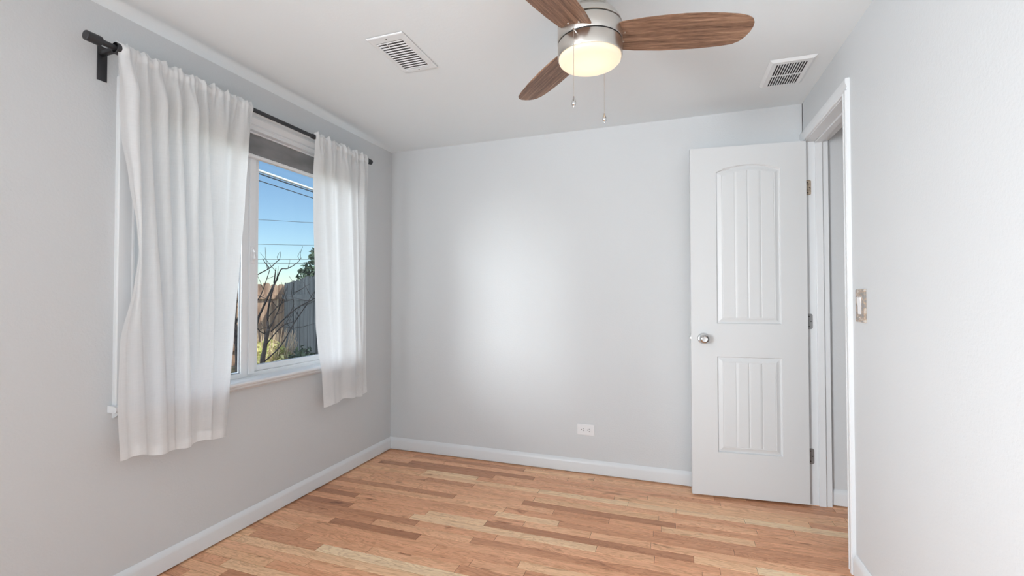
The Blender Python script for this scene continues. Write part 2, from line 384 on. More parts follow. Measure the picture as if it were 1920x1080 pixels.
# baseboards
BT = 0.014
def bb_prof(s=1): # distance from wall, height
    return [(0, 0.0075), (BT, 0.0075), (BT, 0.064), (BT - 0.001, 0.069), (BT - 0.003, 0.075), (BT - 0.006, 0.081), (BT - 0.009, 0.086), (0.002, 0.090), (0, 0.090)]
bm = bmesh.new(); extrude_profile(bm, [(d, z) for d, z in bb_prof()], 'Y', YF, -BT * 0.2); auto_smooth(struct(link('baseboard_left', bm, M['trim'])))
bm = bmesh.new(); extrude_profile(bm, [(-d, z) for d, z in bb_prof()], 'X', 0.0, W - 0.018); auto_smooth(struct(link('baseboard_back', bm, M['trim'])))
bm = bmesh.new(); extrude_profile(bm, [(W - d, z) for d, z in bb_prof()], 'Y', YF, JY0 - 0.068); auto_smooth(struct(link('baseboard_right', bm, M['trim'])))
bm = bmesh.new(); extrude_profile(bm, [(-0.012 - d, z) for d, z in bb_prof()], 'X', WX + 0.001, HX); auto_smooth(struct(link('baseboard_hall', bm, M['trim'])))

# ------------------------------------------------------------------ door frame: jambs, stops, casings
bm = bmesh.new()
box(bm, W - 0.001, WX + 0.001, JY1, JY1 + 0.02, 0.0, JZ + 0.02)
box(bm, W - 0.001, WX + 0.001, JY0 - 0.02, JY0, 0.0, JZ + 0.02)
box(bm, W - 0.001, WX + 0.001, JY0, JY1, JZ, JZ + 0.02)
# door stops
box(bm, 2.788, 2.822, JY1 - 0.011, JY1, 0.0, JZ, 0.002)
box(bm, 2.788, 2.822, JY0, JY0 + 0.011, 0.0, JZ, 0.002)
box(bm, 2.788, 2.822, JY0, JY1, JZ - 0.011, JZ, 0.002)
struct(link('trim_1', bm, M['trim']))
def casing_prof(wd, th):    # across the casing (0 = inner edge), thickness
    return [(0, 0), (0, th * 0.55), (0.004, th * 0.75), (0.010, th * 0.78), (0.014, th * 0.62), (0.020, th * 0.70), (wd * 0.55, th * 0.92), (wd - 0.016, th), (wd - 0.004, th), (wd, th * 0.8), (wd, 0)]
def casing(name, side_y, z_in, sign_x, x0, wd, th, parts, m=None, parent=None):
    bm = bmesh.new()
    for kind, a, b, c_ in parts:
        pr = casing_prof(wd, th)
        if kind == 'V':   # vertical at inner y=a, growing direction b (+1/-1), from z c_[0] to c_[1]
            extrude_profile(bm, [(x0 + sign_x * t, a + b * s) for s, t in pr], 'Z', c_[0], c_[1])
        else:             # horizontal head, inner z=a, y from c_[0] to c_[1]
            extrude_profile(bm, [(x0 + sign_x * t, a + s) for s, t in pr], 'Y', c_[0], c_[1])
    o = link(name, bm, m or M['trim'], parent); auto_smooth(o, 25); return o
cw = 0.052
o = casing('trim_2', 0, 0, -1, W, cw, 0.017, [
    ('V', JY1 + 0.006, 1, (0.0, JZ + 0.006 + cw)) if False else ('V', JY0 - 0.006, -1, (0.0, JZ + 0.005)),
    ('H', JZ + 0.005, 1, (JY0 - 0.006 - cw, -0.001))])
struct(o)
bm = bmesh.new(); box(bm, W - 0.016, W, JY1 + 0.006, -0.001, 0, JZ + 0.006, 0.002); struct(link('trim_3', bm, M['trim']))
# hall side casing
bm = bmesh.new(); box(bm, WX, WX + 0.015, JY0 - 0.07, JY0 - 0.006, 0, JZ + 0.07, 0.003); box(bm, WX, WX + 0.015, JY0 - 0.006, -0.014, JZ + 0.006, JZ + 0.07, 0.003)
struct(link('trim_4', bm, M['trim']))

# ------------------------------------------------------------------ door leaf (open, hinged at the far jamb)
DW, DH, DT = 0.606, 2.008, 0.035
door = thing('door_1', 'white two panel arched plank door standing open against the back wall', None, (W - 0.006, JY1 + 0.000, 0.012), kind='structure')
ang = math.atan2(-0.055, -0.60)      # direction of the leaf from the hinge
door.rotation_euler = (0, 0, math.pi + ang) if False else (0, 0, math.atan2(0.055, 0.60))
# local: leaf runs from x=0 (hinge) to x=-DW, visible face at y=-DT, z 0..DH
def panel_sd(u, z, pnl):
    """distance inside the panel boundary (positive inside); u measured from the free edge"""
    u0, u1, z0, z1, arch = pnl
    top = z1
    if arch:
        t = (u - (u0 + u1) / 2) / ((u1 - u0) / 2); top = z1 + arch * (1 - t * t)
    return min(u - u0, u1 - u, z - z0, (top - z) * 0.985)
PANELS = [(0.140, 0.476, 0.250, 0.797, 0.0), (0.140, 0.476, 0.987, 1.862, 0.036)]
def relief(u, z):
    for pn in PANELS:
        d = panel_sd(u, z, pn)
        if d > 0:
            if d < 0.004: return -0.0105 * d / 0.004
            if d < 0.008: return -0.0105
            if d < 0.030:
                t = (d - 0.008) / 0.022; return -0.0105 + 0.0075 * (t * t * (3 - 2 * t) * 0.3 + t * 0.7)
            h = -0.0030
            if d < 0.034: return h - 0.0012 * (1 - abs(d - 0.032) / 0.002)
            n = 4; u0, u1 = pn[0] + 0.032, pn[1] - 0.032
            for k in range(1, n):
                g_ = u0 + (u1 - u0) * k / n; q = abs(u - g_)
                if q < 0.0026: h -= 0.0018 * (1 - q / 0.0026)
            return h
    return 0.0
def lines(segs):
    out = set()
    for a, b, s in segs:
        n = max(1, int(round((b - a) / s)))
        for i in range(n + 1): out.add(round(a + (b - a) * i / n, 5))
    return sorted(out)
us = [(0, 0.135, 0.03), (0.135, 0.140, 0.0025), (0.140, 0.176, 0.0010), (0.440, 0.476, 0.0010), (0.476, 0.481, 0.0025), (0.481, DW, 0.03), (0.176, 0.440, 0.02)]
for k in (1, 2, 3):
    g_ = 0.172 + (0.444 - 0.172) * k / 4; us.append((g_ - 0.0026, g_ + 0.0026, 0.0013))
zs = [(0, 0.250, 0.05), (0.250, 0.286, 0.0010), (0.286, 0.761, 0.06), (0.761, 0.797, 0.0010), (0.797, 0.987, 0.05), (0.987, 1.023, 0.0010), (1.023, 1.82, 0.08), (1.820, 1.905, 0.0010), (1.905, DH, 0.03)]
U, Z = lines(us), lines(zs)
bm = bmesh.new()
grid = [[bm.verts.new((-DW + u, -DT + -relief(u, z) , z)) for u in U] for z in Z]
for i in range(len(Z) - 1):
    for j in range(len(U) - 1): bm.faces.new((grid[i][j], grid[i][j + 1], grid[i + 1][j + 1], grid[i + 1][j]))
back = [bm.verts.new((x, 0, z)) for x, z in ((-DW, 0), (0, 0), (0, DH), (-DW, DH))]
bm.faces.new(back[::-1])
bot = grid[0]; top = grid[-1]; lft = [r[0] for r in grid]; rgt = [r[-1] for r in grid]
bm.faces.new([back[0], back[1]] + bot[::-1]); bm.faces.new([back[2], back[3]] + top)
bm.faces.new([back[3], back[0]] + lft); bm.faces.new([back[1], back[2]] + rgt[::-1])
leaf = link('door_leaf', bm, M['door'], door); auto_smooth(leaf, 50)
# knob on the visible side: rosette, neck, ball
bm = bmesh.new()
kc = (-DW + 0.064, -DT, 0.900)
lathe(bm, [(0.0, 0.0), (0.031, 0.0), (0.031, -0.004), (0.027, -0.009), (0.014, -0.011), (0.012, -0.022), (0.016, -0.030), (0.0245, -0.038), (0.0275, -0.048), (0.0265, -0.057), (0.020, -0.064), (0.016, -0.0655), (0.0145, -0.063), (0.0, -0.0615)], kc, 40, 'Y')
auto_smooth(tag(link('knob', bm, M['chrome'], door), 'satin chrome round knob'), 40)
bm = bmesh.new()
lathe(bm, [(0.0, 0.0), (0.031, 0.0), (0.031, 0.004), (0.027, 0.009), (0.014, 0.011), (0.012, 0.022), (0.0245, 0.036), (0.0265, 0.046), (0.020, 0.054), (0.0, 0.056)], (kc[0], 0, kc[2]), 32, 'Y')
auto_smooth(link('knob', bm, M['chrome'], door), 40)
bm = bmesh.new(); box(bm, -DW - 0.010, -DW + 0.002, -0.024, -0.012, 0.893, 0.908, 0.002); box(bm, -DW - 0.0012, -DW, -0.030, -0.005, 0.872, 0.928)
tag(link('latch', bm, M['chrome'], door), 'small metal latch bolt in the door edge')
for zc, mk, lb in ((1.765, 'hinge_brass', 'worn brass coloured top hinge leaf'), (1.015, 'hinge_grey', None), (0.268, 'hinge_grey', None)):
    bm = bmesh.new()
    # leaf on the jamb face, with rounded free corners, and knuckle
    r_ = 0.010; hh = 0.043; x1 = 0.029
    pts = [(0.002, -hh), (x1 - r_, -hh)] + [(x1 - r_ + r_ * math.sin(a), -hh + r_ - r_ * math.cos(a)) for a in (0.4, 0.8, 1.2)] + [(x1, -hh + r_), (x1, hh - r_)] + \
          [(x1 - r_ + r_ * math.cos(a), hh - r_ + r_ * math.sin(a)) for a in (0.4, 0.8, 1.2)] + [(x1 - r_, hh), (0.002, hh)]
    A = [bm.verts.new((W - 0.001 + px_, JY1 - 0.0025, zc + pz_)) for px_, pz_ in pts]; B = [bm.verts.new((v.co.x, JY1 + 0.0005, v.co.z)) for v in A]
    bm.faces.new(A); bm.faces.new(B[::-1])
    for i in range(len(A)): bm.faces.new((A[i], B[i], B[(i + 1) % len(A)], A[(i + 1) % len(A)]))
    tube(bm, [(W - 0.003, JY1 + 0.003, zc - hh), (W - 0.003, JY1 + 0.003, zc + hh)], 0.0045, 10)
    hg = link('hinge', bm, M[mk])
    hg.parent = door; hg.matrix_parent_inverse = (Matrix.Translation(door.location) @ door.rotation_euler.to_matrix().to_4x4()).inverted()
    if lb: hg['label'] = lb
    bm = bmesh.new()
    for dx, dz in ((0.012, 0.028), (0.021, 0.0), (0.012, -0.028)):
        lathe(bm, [(0.0, -0.0012), (0.0022, -0.0008), (0.003, 0.0)], (W - 0.001 + dx, JY1 - 0.0025, zc + dz), 10, 'Y')
    s_ = link('screws', bm, M['dark_metal']); s_.parent = hg
    s_.matrix_parent_inverse = Matrix.Identity(4)

# ------------------------------------------------------------------ window in the left wall
win = thing('window_1', 'white sliding window in the left wall behind the curtains', None, (0, (WY0 + WY1) / 2, WZ0), kind='structure')
def wp(name, bm, m, label=None, parent=None, sm=None):
    o = link(name, bm, m); o.parent = parent or win
    if parent is None or parent is win: o.location = -Vector(win.location)
    if label: o['label'] = label
    if sm: auto_smooth(o, sm)
    return o
def ringbox(bm, y0, y1, z0, z1, t, x0, x1, tb=None, bevel=0.002):
    tb = tb or t
    box(bm, x0, x1, y0, y0 + t, z0, z1, bevel); box(bm, x0, x1, y1 - t, y1, z0, z1, bevel)
    box(bm, x0, x1, y0 + t, y1 - t, z0, z0 + tb, bevel); box(bm, x0, x1, y0 + t, y1 - t, z1 - t, z1, bevel)
# outer vinyl frame
bm = bmesh.new(); ringbox(bm, WY0, WY1, WZ0, WZ1, 0.026, -0.125, -0.045)
wp('window_frame', bm, M['vinyl'])
MID = -1.180
# fixed right lite frame
bm = bmesh.new(); fy0, fy1, fz0, fz1 = MID, WY1 - 0.026, WZ0 + 0.026, 1.945
box(bm, -0.100, -0.062, fy0, fy0 + 0.041, fz0, fz1, 0.003); box(bm, -0.100, -0.062, fy1 - 0.03, fy1, fz0, fz1, 0.003)
box(bm, -0.100, -0.062, fy0 + 0.04, fy1 - 0.03, fz0, fz0 + 0.030, 0.003); box(bm, -0.100, -0.062, fy0 + 0.04, fy1 - 0.03, fz1 - 0.03, fz1 + 0.03, 0.003)
sash = wp('sash', bm, M['vinyl'])
bm = bmesh.new(); ringbox(bm, fy0 + 0.038, fy1 - 0.028, fz0 + 0.027, fz1 - 0.027, 0.004, -0.086, -0.078, None, 0)
wp('gasket', bm, M['vinyl_seal'], parent=sash)
bm = bmesh.new(); box(bm, -0.084, -0.080, fy0 + 0.030, fy1 - 0.02, fz0 + 0.02, fz1 - 0.02); wp('pane', bm, M['glass'], parent=sash)
# sliding left sash, nearer the room
bm = bmesh.new(); sy0, sy1, sz0, sz1 = WY0 + 0.020, MID + 0.002, WZ0 + 0.006, 1.965
box(bm, -0.068, -0.044, sy1 - 0.076, sy1 - 0.036, sz0, sz1, 0.003)
box(bm, -0.068, -0.036, sy1 - 0.037, sy1, sz0 + 0.012, sz1, 0.003)
box(bm, -0.068, -0.044, sy0, sy0 + 0.045, sz0, sz1, 0.003)
box(bm, -0.068, -0.044, sy0 + 0.04, sy1 - 0.07, sz0, sz0 + 0.024, 0.003); box(bm, -0.068, -0.044, sy0 + 0.04, sy1 - 0.07, sz1 - 0.045, sz1, 0.003)
sash2 = wp('sash', bm, M['vinyl'])
bm = bmesh.new(); ringbox(bm, sy0 + 0.044, sy1 - 0.075, sz0 + 0.023, sz1 - 0.044, 0.004, -0.060, -0.052, None, 0)
wp('gasket', bm, M['vinyl_seal'], parent=sash2)
bm = bmesh.new(); box(bm, -0.058, -0.054, sy0 + 0.03, sy1 - 0.06, sz0 + 0.015, sz1 - 0.03); wp('pane', bm, M['glass'], parent=sash2)
# cam latch
bm = bmesh.new(); yl = sy1 - 0.020
box(bm, -0.037, -0.028, yl - 0.012, yl + 0.012, 1.325, 1.415, 0.004); tube(bm, [(-0.030, yl, 1.345), (-0.016, yl - 0.004, 1.355), (-0.013, yl - 0.008, 1.385), (-0.018, yl - 0.008, 1.402)], [0.006, 0.006, 0.005, 0.004], 8)
wp('latch', bm, M['plastic'], 'white latch on the meeting stile', sash2, 40)
# stool (inner sill) with rounded nose and apron under it
bm = bmesh.new()
pr = [(-0.060, 0.712), (-0.060, 0.742), (0.030, 0.742), (0.042, 0.741), (0.050, 0.737), (0.053, 0.730), (0.050, 0.722), (0.042, 0.7175), (0.030, 0.7165), (0.0, 0.7165), (0.0, 0.712)]
extrude_profile(bm, [(x, z + 0.0) for x, z in pr], 'Y', WY0, WY1)
extrude_profile(bm, [(0.0, 0.742), (0.030, 0.742), (0.042, 0.741), (0.050, 0.737), (0.053, 0.730), (0.050, 0.722), (0.042, 0.7175), (0.030, 0.7165), (0.0, 0.7165)], 'Y', WY0 - 0.075, WY0)
extrude_profile(bm, [(0.0, 0.742), (0.030, 0.742), (0.042, 0.741), (0.050, 0.737), (0.053, 0.730), (0.050, 0.722), (0.042, 0.7175), (0.030, 0.7165), (0.0, 0.7165)], 'Y', WY1, WY1 + 0.075)
wp('window_sill', bm, M['trim'], sm=30)
bm = bmesh.new()
extrude_profile(bm, [(0.0, 0.7165), (0.036, 0.7165), (0.036, 0.709), (0.030, 0.703), (0.020, 0.699), (0.014, 0.694), (0.0, 0.692)], 'Y', WY0 - 0.060, WY1 + 0.060)
wp('apron', bm, M['trim'], sm=30)
# side casings and stacked head moulding
for s_, y_ in ((-1, WY0 + 0.006), (1, WY1 - 0.006)):
    bm = bmesh.new(); extrude_profile(bm, [(t, y_ + s_ * q) for q, t in casing_prof(0.066, 0.019)], 'Z', 0.742, 2.008); wp('casing', bm, M['trim'], sm=25)
bm = bmesh.new()
hp = [(0.0, 2.006), (0.019, 2.006), (0.019, 2.024), (0.024, 2.026), (0.024, 2.031), (0.020, 2.034), (0.026, 2.044), (0.033, 2.056), (0.036, 2.060), (0.036, 2.070), (0.031, 2.074), (0.033, 2.080), (0.042, 2.090), (0.046, 2.096), (0.046, 2.104), (0.0, 2.104)]
extrude_profile(bm, hp, 'Y', WY0 - 0.055, WY1 + 0.055); wp('head_casing', bm, M['trim'], sm=20)
bm = bmesh.new(); box(bm, -0.045, 0.003, WY0 + 0.0, WY1, 2.007, 2.0135); box(bm, -0.045, 0.0, WY0, WY0 + 0.006, WZ0 + 0.01, 2.008); box(bm, -0.045, 0.0, WY1 - 0.006, WY1, WZ0 + 0.01, 2.008)
wp('jamb_liner', bm, M['trim'])

# raised grey fabric shade
shade = thing('window_shade', 'grey fabric shade drawn up at the top of the window', 'window shade', (-0.02, (WY0 + WY1) / 2, 1.88))
def sp_(name, bm, m, label=None):
    o = link(name, bm, m, shade); o.location = -Vector(shade.location)
    if label: o['label'] = label
    return o
bm = bmesh.new(); n = 60; top_, bot_ = [], []
L0, L1 = WY0 + 0.012, WY1 - 0.012
fold = [(0.004, 1.998), (0.006, 1.978), (0.004, 1.960), (0.007, 1.944), (0.005, 1.926), (0.008, 1.908), (0.004, 1.893)]
cols = []
for i in range(n + 1):
    y_ = L0 + (L1 - L0) * i / n
    cols.append([bm.verts.new((-0.022 + dx + 0.0015 * math.sin(i * 1.7 + k), y_, z_ + 0.0015 * math.sin(i * 0.5 + k * 2))) for k, (dx, z_) in enumerate(fold)] +
                [bm.verts.new((-0.040, y_, 1.893)), bm.verts.new((-0.040, y_, 1.998))])
m_ = len(cols[0])
for a_, b_ in zip(cols, cols[1:]):
    for k in range(m_): bm.faces.new((a_[k], b_[k], b_[(k + 1) % m_], a_[(k + 1) % m_]))
bm.faces.new(cols[0]); bm.faces.new(cols[-1][::-1]); bmesh.ops.recalc_face_normals(bm, faces=bm.faces)
auto_smooth(sp_('folded_fabric', bm, M['shade_cloth']), 50)
bm = bmesh.new(); box(bm, -0.040, -0.012, L0, L1, 1.876, 1.893, 0.003); sp_('bottom_rail', bm, M['plastic'], 'white bottom rail')
bm = bmesh.new(); box(bm, -0.044, -0.008, L0, L1, 1.998, 2.0065, 0.002); sp_('headrail', bm, M['plastic'], 'white headrail')

# ------------------------------------------------------------------ curtain rod
RX, RZ, RR = 0.092, 2.072, 0.0104
rod = thing('curtain_rod', 'dark bronze curtain rod on wall brackets above the window', 'curtain rod', (RX, -1.178, RZ))
def rp(name, bm, m=M['bronze'], parent=None, label=None):
    o = link(name, bm, m, parent or rod)
    if parent is None: o.location = -Vector(rod.location)
    auto_smooth(o, 40)
    if label: o['label'] = label
    return o
bm = bmesh.new(); tube(bm, [(RX, -1.95, RZ), (RX, -0.92, RZ)], RR, 20); rp('pole', bm)
bm = bmesh.new(); tube(bm, [(RX, -0.94, RZ), (RX, -0.40, RZ)], RR * 0.8, 20); lathe(bm, [(RR * .8, -0.01), (RR * 1.35, -0.008), (RR * 1.35, 0.010), (RR * .8, 0.012)], (RX, -0.915, RZ), 20, 'Y'); rp('inner_pole', bm)
bm = bmesh.new(); lathe(bm, [(0, -0.047), (0.0155, -0.047), (0.0175, -0.045), (0.0175, -0.004), (0.0165, 0.0), (RR, 0.004)], (RX, -1.950, RZ), 28, 'Y'); rp('finial', bm)
bm = bmesh.new(); lathe(bm, [(0, 0.030), (0.0155, 0.030), (0.0175, 0.028), (0.0175, 0.002), (0.0165, 0.0), (RR * .8, -0.004)], (RX, -0.410, RZ), 28, 'Y'); rp('finial', bm)
for yb in (-1.897, -0.432):
    bm = bmesh.new()
    box(bm, 0.0, 0.004, yb - 0.014, yb + 0.018, 1.968, 2.098, 0.001)
    box(bm, 0.003, RX - 0.012, yb - 0.009, yb + 0.009, 2.064, 2.078, 0.001)
    # cup around the pole
    prof_ = []
    for k in range(13):
        a = PI * (0.92 + 1.16 * k / 12); prof_.append((RX + 0.0200 * math.cos(a), RZ + 0.0200 * math.sin(a)))
    inn = [(RX + (q[0] - RX) * 0.80, RZ + (q[1] - RZ) * 0.80) for q in prof_][::-1]
    extrude_profile(bm, prof_ + inn, 'Y', yb - 0.010, yb + 0.010)
    b_ = rp('bracket', bm)
    bm = bmesh.new(); lathe(bm, [(0.0205, -0.008), (0.0215, -0.007), (0.0215, 0.009), (0.0205, 0.010), (0.0175, 0.009), (0.0175, -0.008)], (RX, yb - 0.002, RZ), 24, 'Y')
    rp('clamp_ring', bm, parent=b_)

# ------------------------------------------------------------------ curtains
def interp(tab, z):
    tab = sorted(tab)
    if z <= tab[0][0]: return tab[0][1]
    for (a, va_), (b, vb_) in zip(tab, tab[1:]):
        if z <= b:
            t = (z - a) / (b - a); t = t * t * (3 - 2 * t) * 0.5 + t * 0.5
            return va_ + (vb_ - va_) * t
    return tab[-1][1]
def make_curtain(name, label, yl, yr, hem_l, hem_r, centres, seed, amp=0.020, xc=RX):
    """centres: (position 0..1 at the heading, position 0..1 at the hem, half width in metres, height) of every fold ridge"""
    rnd = random.Random(seed)
    NU, NV = 300, 100; ztop = RZ + 0.026
    ph = [rnd.uniform(0, 6.28) for _ in range(12)]
    bm = bmesh.new(); uvl = bm.loops.layers.uv.new('UVMap')
    wid = abs(interp(yr, 2.0) - interp(yl, 2.0)) * 1.5
    zlo = min(hem_l, hem_r)
    rows = []; info = {}
    yl0, yl1, yr0, yr1 = interp(yl, ztop), interp(yl, zlo), interp(yr, ztop), interp(yr, zlo)
    for j in range(NV + 1):
        v = j / NV; row = []
        for i in range(NU + 1):
            u = i / NU
            zb = hem_l + (hem_r - hem_l) * u + 0.007 * math.sin(u * 9 + ph[0]) + 0.004 * math.sin(u * 23 + ph[1])
            z = ztop + (zb - ztop) * v ** 1.25
            below = max(0.0, RZ - z); t = min(1, below / (RZ - zlo))
            eL = interp(yl, z); eR = interp(yr, z)
            # straight fold lines from heading to hem; the bow of an edge only bends the cloth beside it
            sl = yl0 + (yl1 - yl0) * t; sr = yr0 + (yr1 - yr0) * t
            y_ = sl + (sr - sl) * u + (eL - sl) * max(0, 1 - u / 0.16) ** 1.5 + (eR - sr) * max(0, 1 - (1 - u) / 0.16) ** 1.5
            k = min(1.0, below / 0.16); k = k * k * (3 - 2 * k)
            dx = 0.0
            for (ca, cb, hw_, hgt) in centres:
                cc = ca + (cb - ca) * t + 0.006 * math.sin(below * 4 + ca * 20)
                q = (u - cc) * abs(sr - sl) / (hw_ * (0.85 + 0.35 * t))
                if abs(q) < 3:
                    bump_ = hgt * math.exp(-abs(q) ** 3.2) * (1 + 0.25 * math.sin(below * 2.3 + ca * 31))
                    dx += amp * bump_
                    if 0 < i < NU: y_ += 0.015 * bump_ * k * (1 - 0.4 * t)      # ridges lean over, so one flank turns steep
            dx = dx * (0.30 + 0.70 * k) * (1 - 0.50 * t)
            dx += (RR + 0.014) * math.exp(-(below / 0.13) ** 2)          # the cloth falls from the front of the pole
            # the small gathers at the heading
            gth = math.exp(-(below / 0.085) ** 2)
            gw = math.sin(u * 2 * PI * 13 + 2.2 * math.sin(u * 11 + ph[5])); g2 = math.sin(u * 2 * PI * 27 + 2.5 * math.sin(u * 8 + ph[6]))
            dx += gth * (0.0058 * gw + 0.0018 * g2) + (1 - gth) * 0.0016 * math.sin(u * 2 * PI * 13 + ph[7]) * math.exp(-below * 2)
            if RZ - 0.020 < z < RZ + 0.014: dx = max(dx, RR + 0.0165)
            if z > RZ + 0.006:
                tt = (z - RZ - 0.006) / 0.02
                z += tt * (0.006 * math.sin(u * 2 * PI * 9 + ph[8] + 2 * math.sin(u * 6)) + 0.0015 * g2 + 0.003 * math.sin(u * 2 * PI * 17 + ph[9]))
                dx = dx * (1 - 0.35 * tt) + tt * 0.006 * math.sin(u * 2 * PI * 11 + ph[10])
            dx += 0.007 * math.sin(u * 3.2 + below * 1.6 + ph[2]) * min(1, below / 0.6)
            x = xc - 0.012 + dx
            lim = 0.060 if z < 0.80 else 0.036
            if 1.95 < z < 2.02: lim = 0.048
            if z >= 2.02: lim = 0.058
            if x < lim: x = lim + (lim - x) * 0.06
            vt = bm.verts.new((x, y_, z)); row.append(vt); info[vt] = (u * wid, below)
        rows.append(row)
    for a_, b_ in zip(rows, rows[1:]):
        for i in range(NU):
            f_ = bm.faces.new((a_[i], b_[i], b_[i + 1], a_[i + 1])); f_.smooth = True
            for l in f_.loops: l[uvl].uv = info[l.vert]
    hem_rows = [[v_.co.copy() for v_ in r] for r in rows[-3:]]
    pocket_rows = [[v_.co.copy() for v_ in r] for r in rows if r[NU // 2].co.z > RZ - 0.03]
    root = thing(name, label, 'curtain', (RX, (interp(yl, 2) + interp(yr, 2)) / 2, RZ))
    o = link('drape', bm, M['curtain'], root); o.location = -Vector(root.location)
    def band(rws, nm, off):
        b2 = bmesh.new(); uv2 = b2.loops.layers.uv.new('UVMap')
        Rr = [[b2.verts.new((c.x + off, c.y, c.z - (0.0005 if nm == 'hem' else 0))) for c in r] for r in rws]
        for a_, b_ in zip(Rr, Rr[1:]):
            for i in range(len(a_) - 1):
                f_ = b2.faces.new((a_[i], b_[i], b_[i + 1], a_[i + 1])); f_.smooth = True
                for l in f_.loops: l[uv2].uv = (l.vert.co.y * 1.5, l.vert.co.z)
        h = link(nm, b2, M['hem'], root); h.location = -Vector(root.location); return h
    band(hem_rows, 'hem', 0.0012); band(pocket_rows, 'rod_pocket', 0.0012)
    return root
make_curtain('curtain', 'long white linen curtain on the left half of the window, bowed at its left edge',
    [(2.08, -1.904), (1.9, -1.898), (1.75, -1.886), (1.6, -1.858), (1.42, -1.826), (1.32, -1.818), (1.20, -1.832), (0.99, -1.876), (0.75, -1.880), (0.5, -1.866)],
    [(2.08, -1.327), (1.9, -1.335), (1.6, -1.362), (1.33, -1.388), (1.0, -1.415), (0.70, -1.440), (0.5, -1.462)], 0.545, 0.520,
    [(0.0, 0.02, 0.020, 0.6), (0.05, 0.16, 0.022, 0.9), (0.15, 0.33, 0.020, 0.9), (0.25, 0.44, 0.018, 0.8), (0.35, 0.56, 0.017, 1.1), (0.46, 0.66, 0.019, 1.0), (0.57, 0.76, 0.020, 0.95), (0.72, 0.86, 0.045, 0.8), (0.93, 0.97, 0.035, 0.7)], 21, amp=0.040)
make_curtain('curtain', 'narrower white linen curtain to the right of the open glass, next to the room corner',
    [(2.08, -0.91), (1.6, -0.898), (1.33, -0.888), (1.0, -0.880), (0.85, -0.862), (0.70, -0.828), (0.5, -0.812)],
    [(2.08, -0.425), (1.6, -0.432), (1.35, -0.444), (1.0, -0.436), (0.7, -0.425), (0.5, -0.412)], 0.512, 0.508,
    [(0.06, 0.10, 0.030, 0.8), (0.26, 0.24, 0.045, 0.7), (0.52, 0.58, 0.050, 1.25), (0.72, 0.80, 0.018, 0.8), (0.84, 0.88, 0.016, 0.9), (0.95, 0.97, 0.016, 0.8)], 5, amp=0.034)

# ------------------------------------------------------------------ ceiling fan
FX, FY, FB = 1.764, -1.451, 2.040
fan = thing('ceiling_fan', 'brushed nickel ceiling fan with three walnut blades and a lit round light', 'ceiling fan', (FX, FY, H))
def fp(name, bm, m, label=None, parent=None, sm=40):
    o = link(name, bm, m, parent or fan)
    if label: o['label'] = label
    if sm: auto_smooth(o, sm)
    return o
zz = lambda z: z - H
bm = bmesh.new(); lathe(bm, [(0, -0.0005), (0.078, -0.0005), (0.078, -0.020), (0.074, -0.034), (0.060, -0.046), (0.056, -0.060), (0.056, zz(2.146)), (0.062, zz(2.134)), (0.078, zz(2.122)), (0.094, zz(2.108)), (0.104, zz(2.092)), (0.109, zz(2.078)), (0.106, zz(2.076)), (0, zz(2.076))], (0, 0, 0), 72)
fp('canopy_housing', bm, M['nickel'])
bm = bmesh.new(); lathe(bm, [(0, zz(2.0755)), (0.1045, zz(2.0755)), (0.1045, zz(2.0725)), (0, zz(2.0725))], (0, 0, 0), 64); lathe(bm, [(0, zz(2.021)), (0.1045, zz(2.021)), (0.1045, zz(2.0168)), (0, zz(2.0168))], (0, 0, 0), 64)
fp('shadow_gap', bm, M['dark_metal'])
bm = bmesh.new(); lathe(bm, [(0, zz(2.0724)), (0.1085, zz(2.0724)), (0.1095, zz(2.071)), (0.1095, zz(2.0225)), (0.1085, zz(2.0211)), (0, zz(2.0211))], (0, 0, 0), 72)
fp('motor_ring', bm, M['nickel'])
bm = bmesh.new(); lathe(bm, [(0, zz(2.0166)), (0.1085, zz(2.0166)), (0.1095, zz(2.015)), (0.1095, zz(1.972)), (0.1080, zz(1.9695)), (0.1060, zz(1.9695)), (0.1055, zz(1.974)), (0, zz(1.974))], (0, 0, 0), 72)
fp('light_kit', bm, M['nickel'])
bm = bmesh.new(); lathe(bm, [(0.1045, zz(1.9735)), (0.1050, zz(1.966)), (0.1035, zz(1.960)), (0.098, zz(1.9545)), (0.085, zz(1.9500)), (0.06, zz(1.9470)), (0.03, zz(1.9455)), (0, zz(1.945))], (0, 0, 0), 72)
fp('lamp_glass', bm, M['lit'], 'glowing frosted glass disc')
outline = [(0.060, 0.040), (0.100, 0.064), (0.17, 0.074), (0.235, 0.079), (0.30, 0.081), (0.36, 0.079), (0.42, 0.074), (0.47, 0.066), (0.50, 0.057), (0.517, 0.046), (0.527, 0.030), (0.530, 0.012), (0.528, -0.008), (0.520, -0.030), (0.508, -0.048), (0.488, -0.060), (0.45, -0.067), (0.36, -0.073), (0.25, -0.073), (0.16, -0.066), (0.100, -0.056), (0.060, -0.036)]
T0 = 0.2314
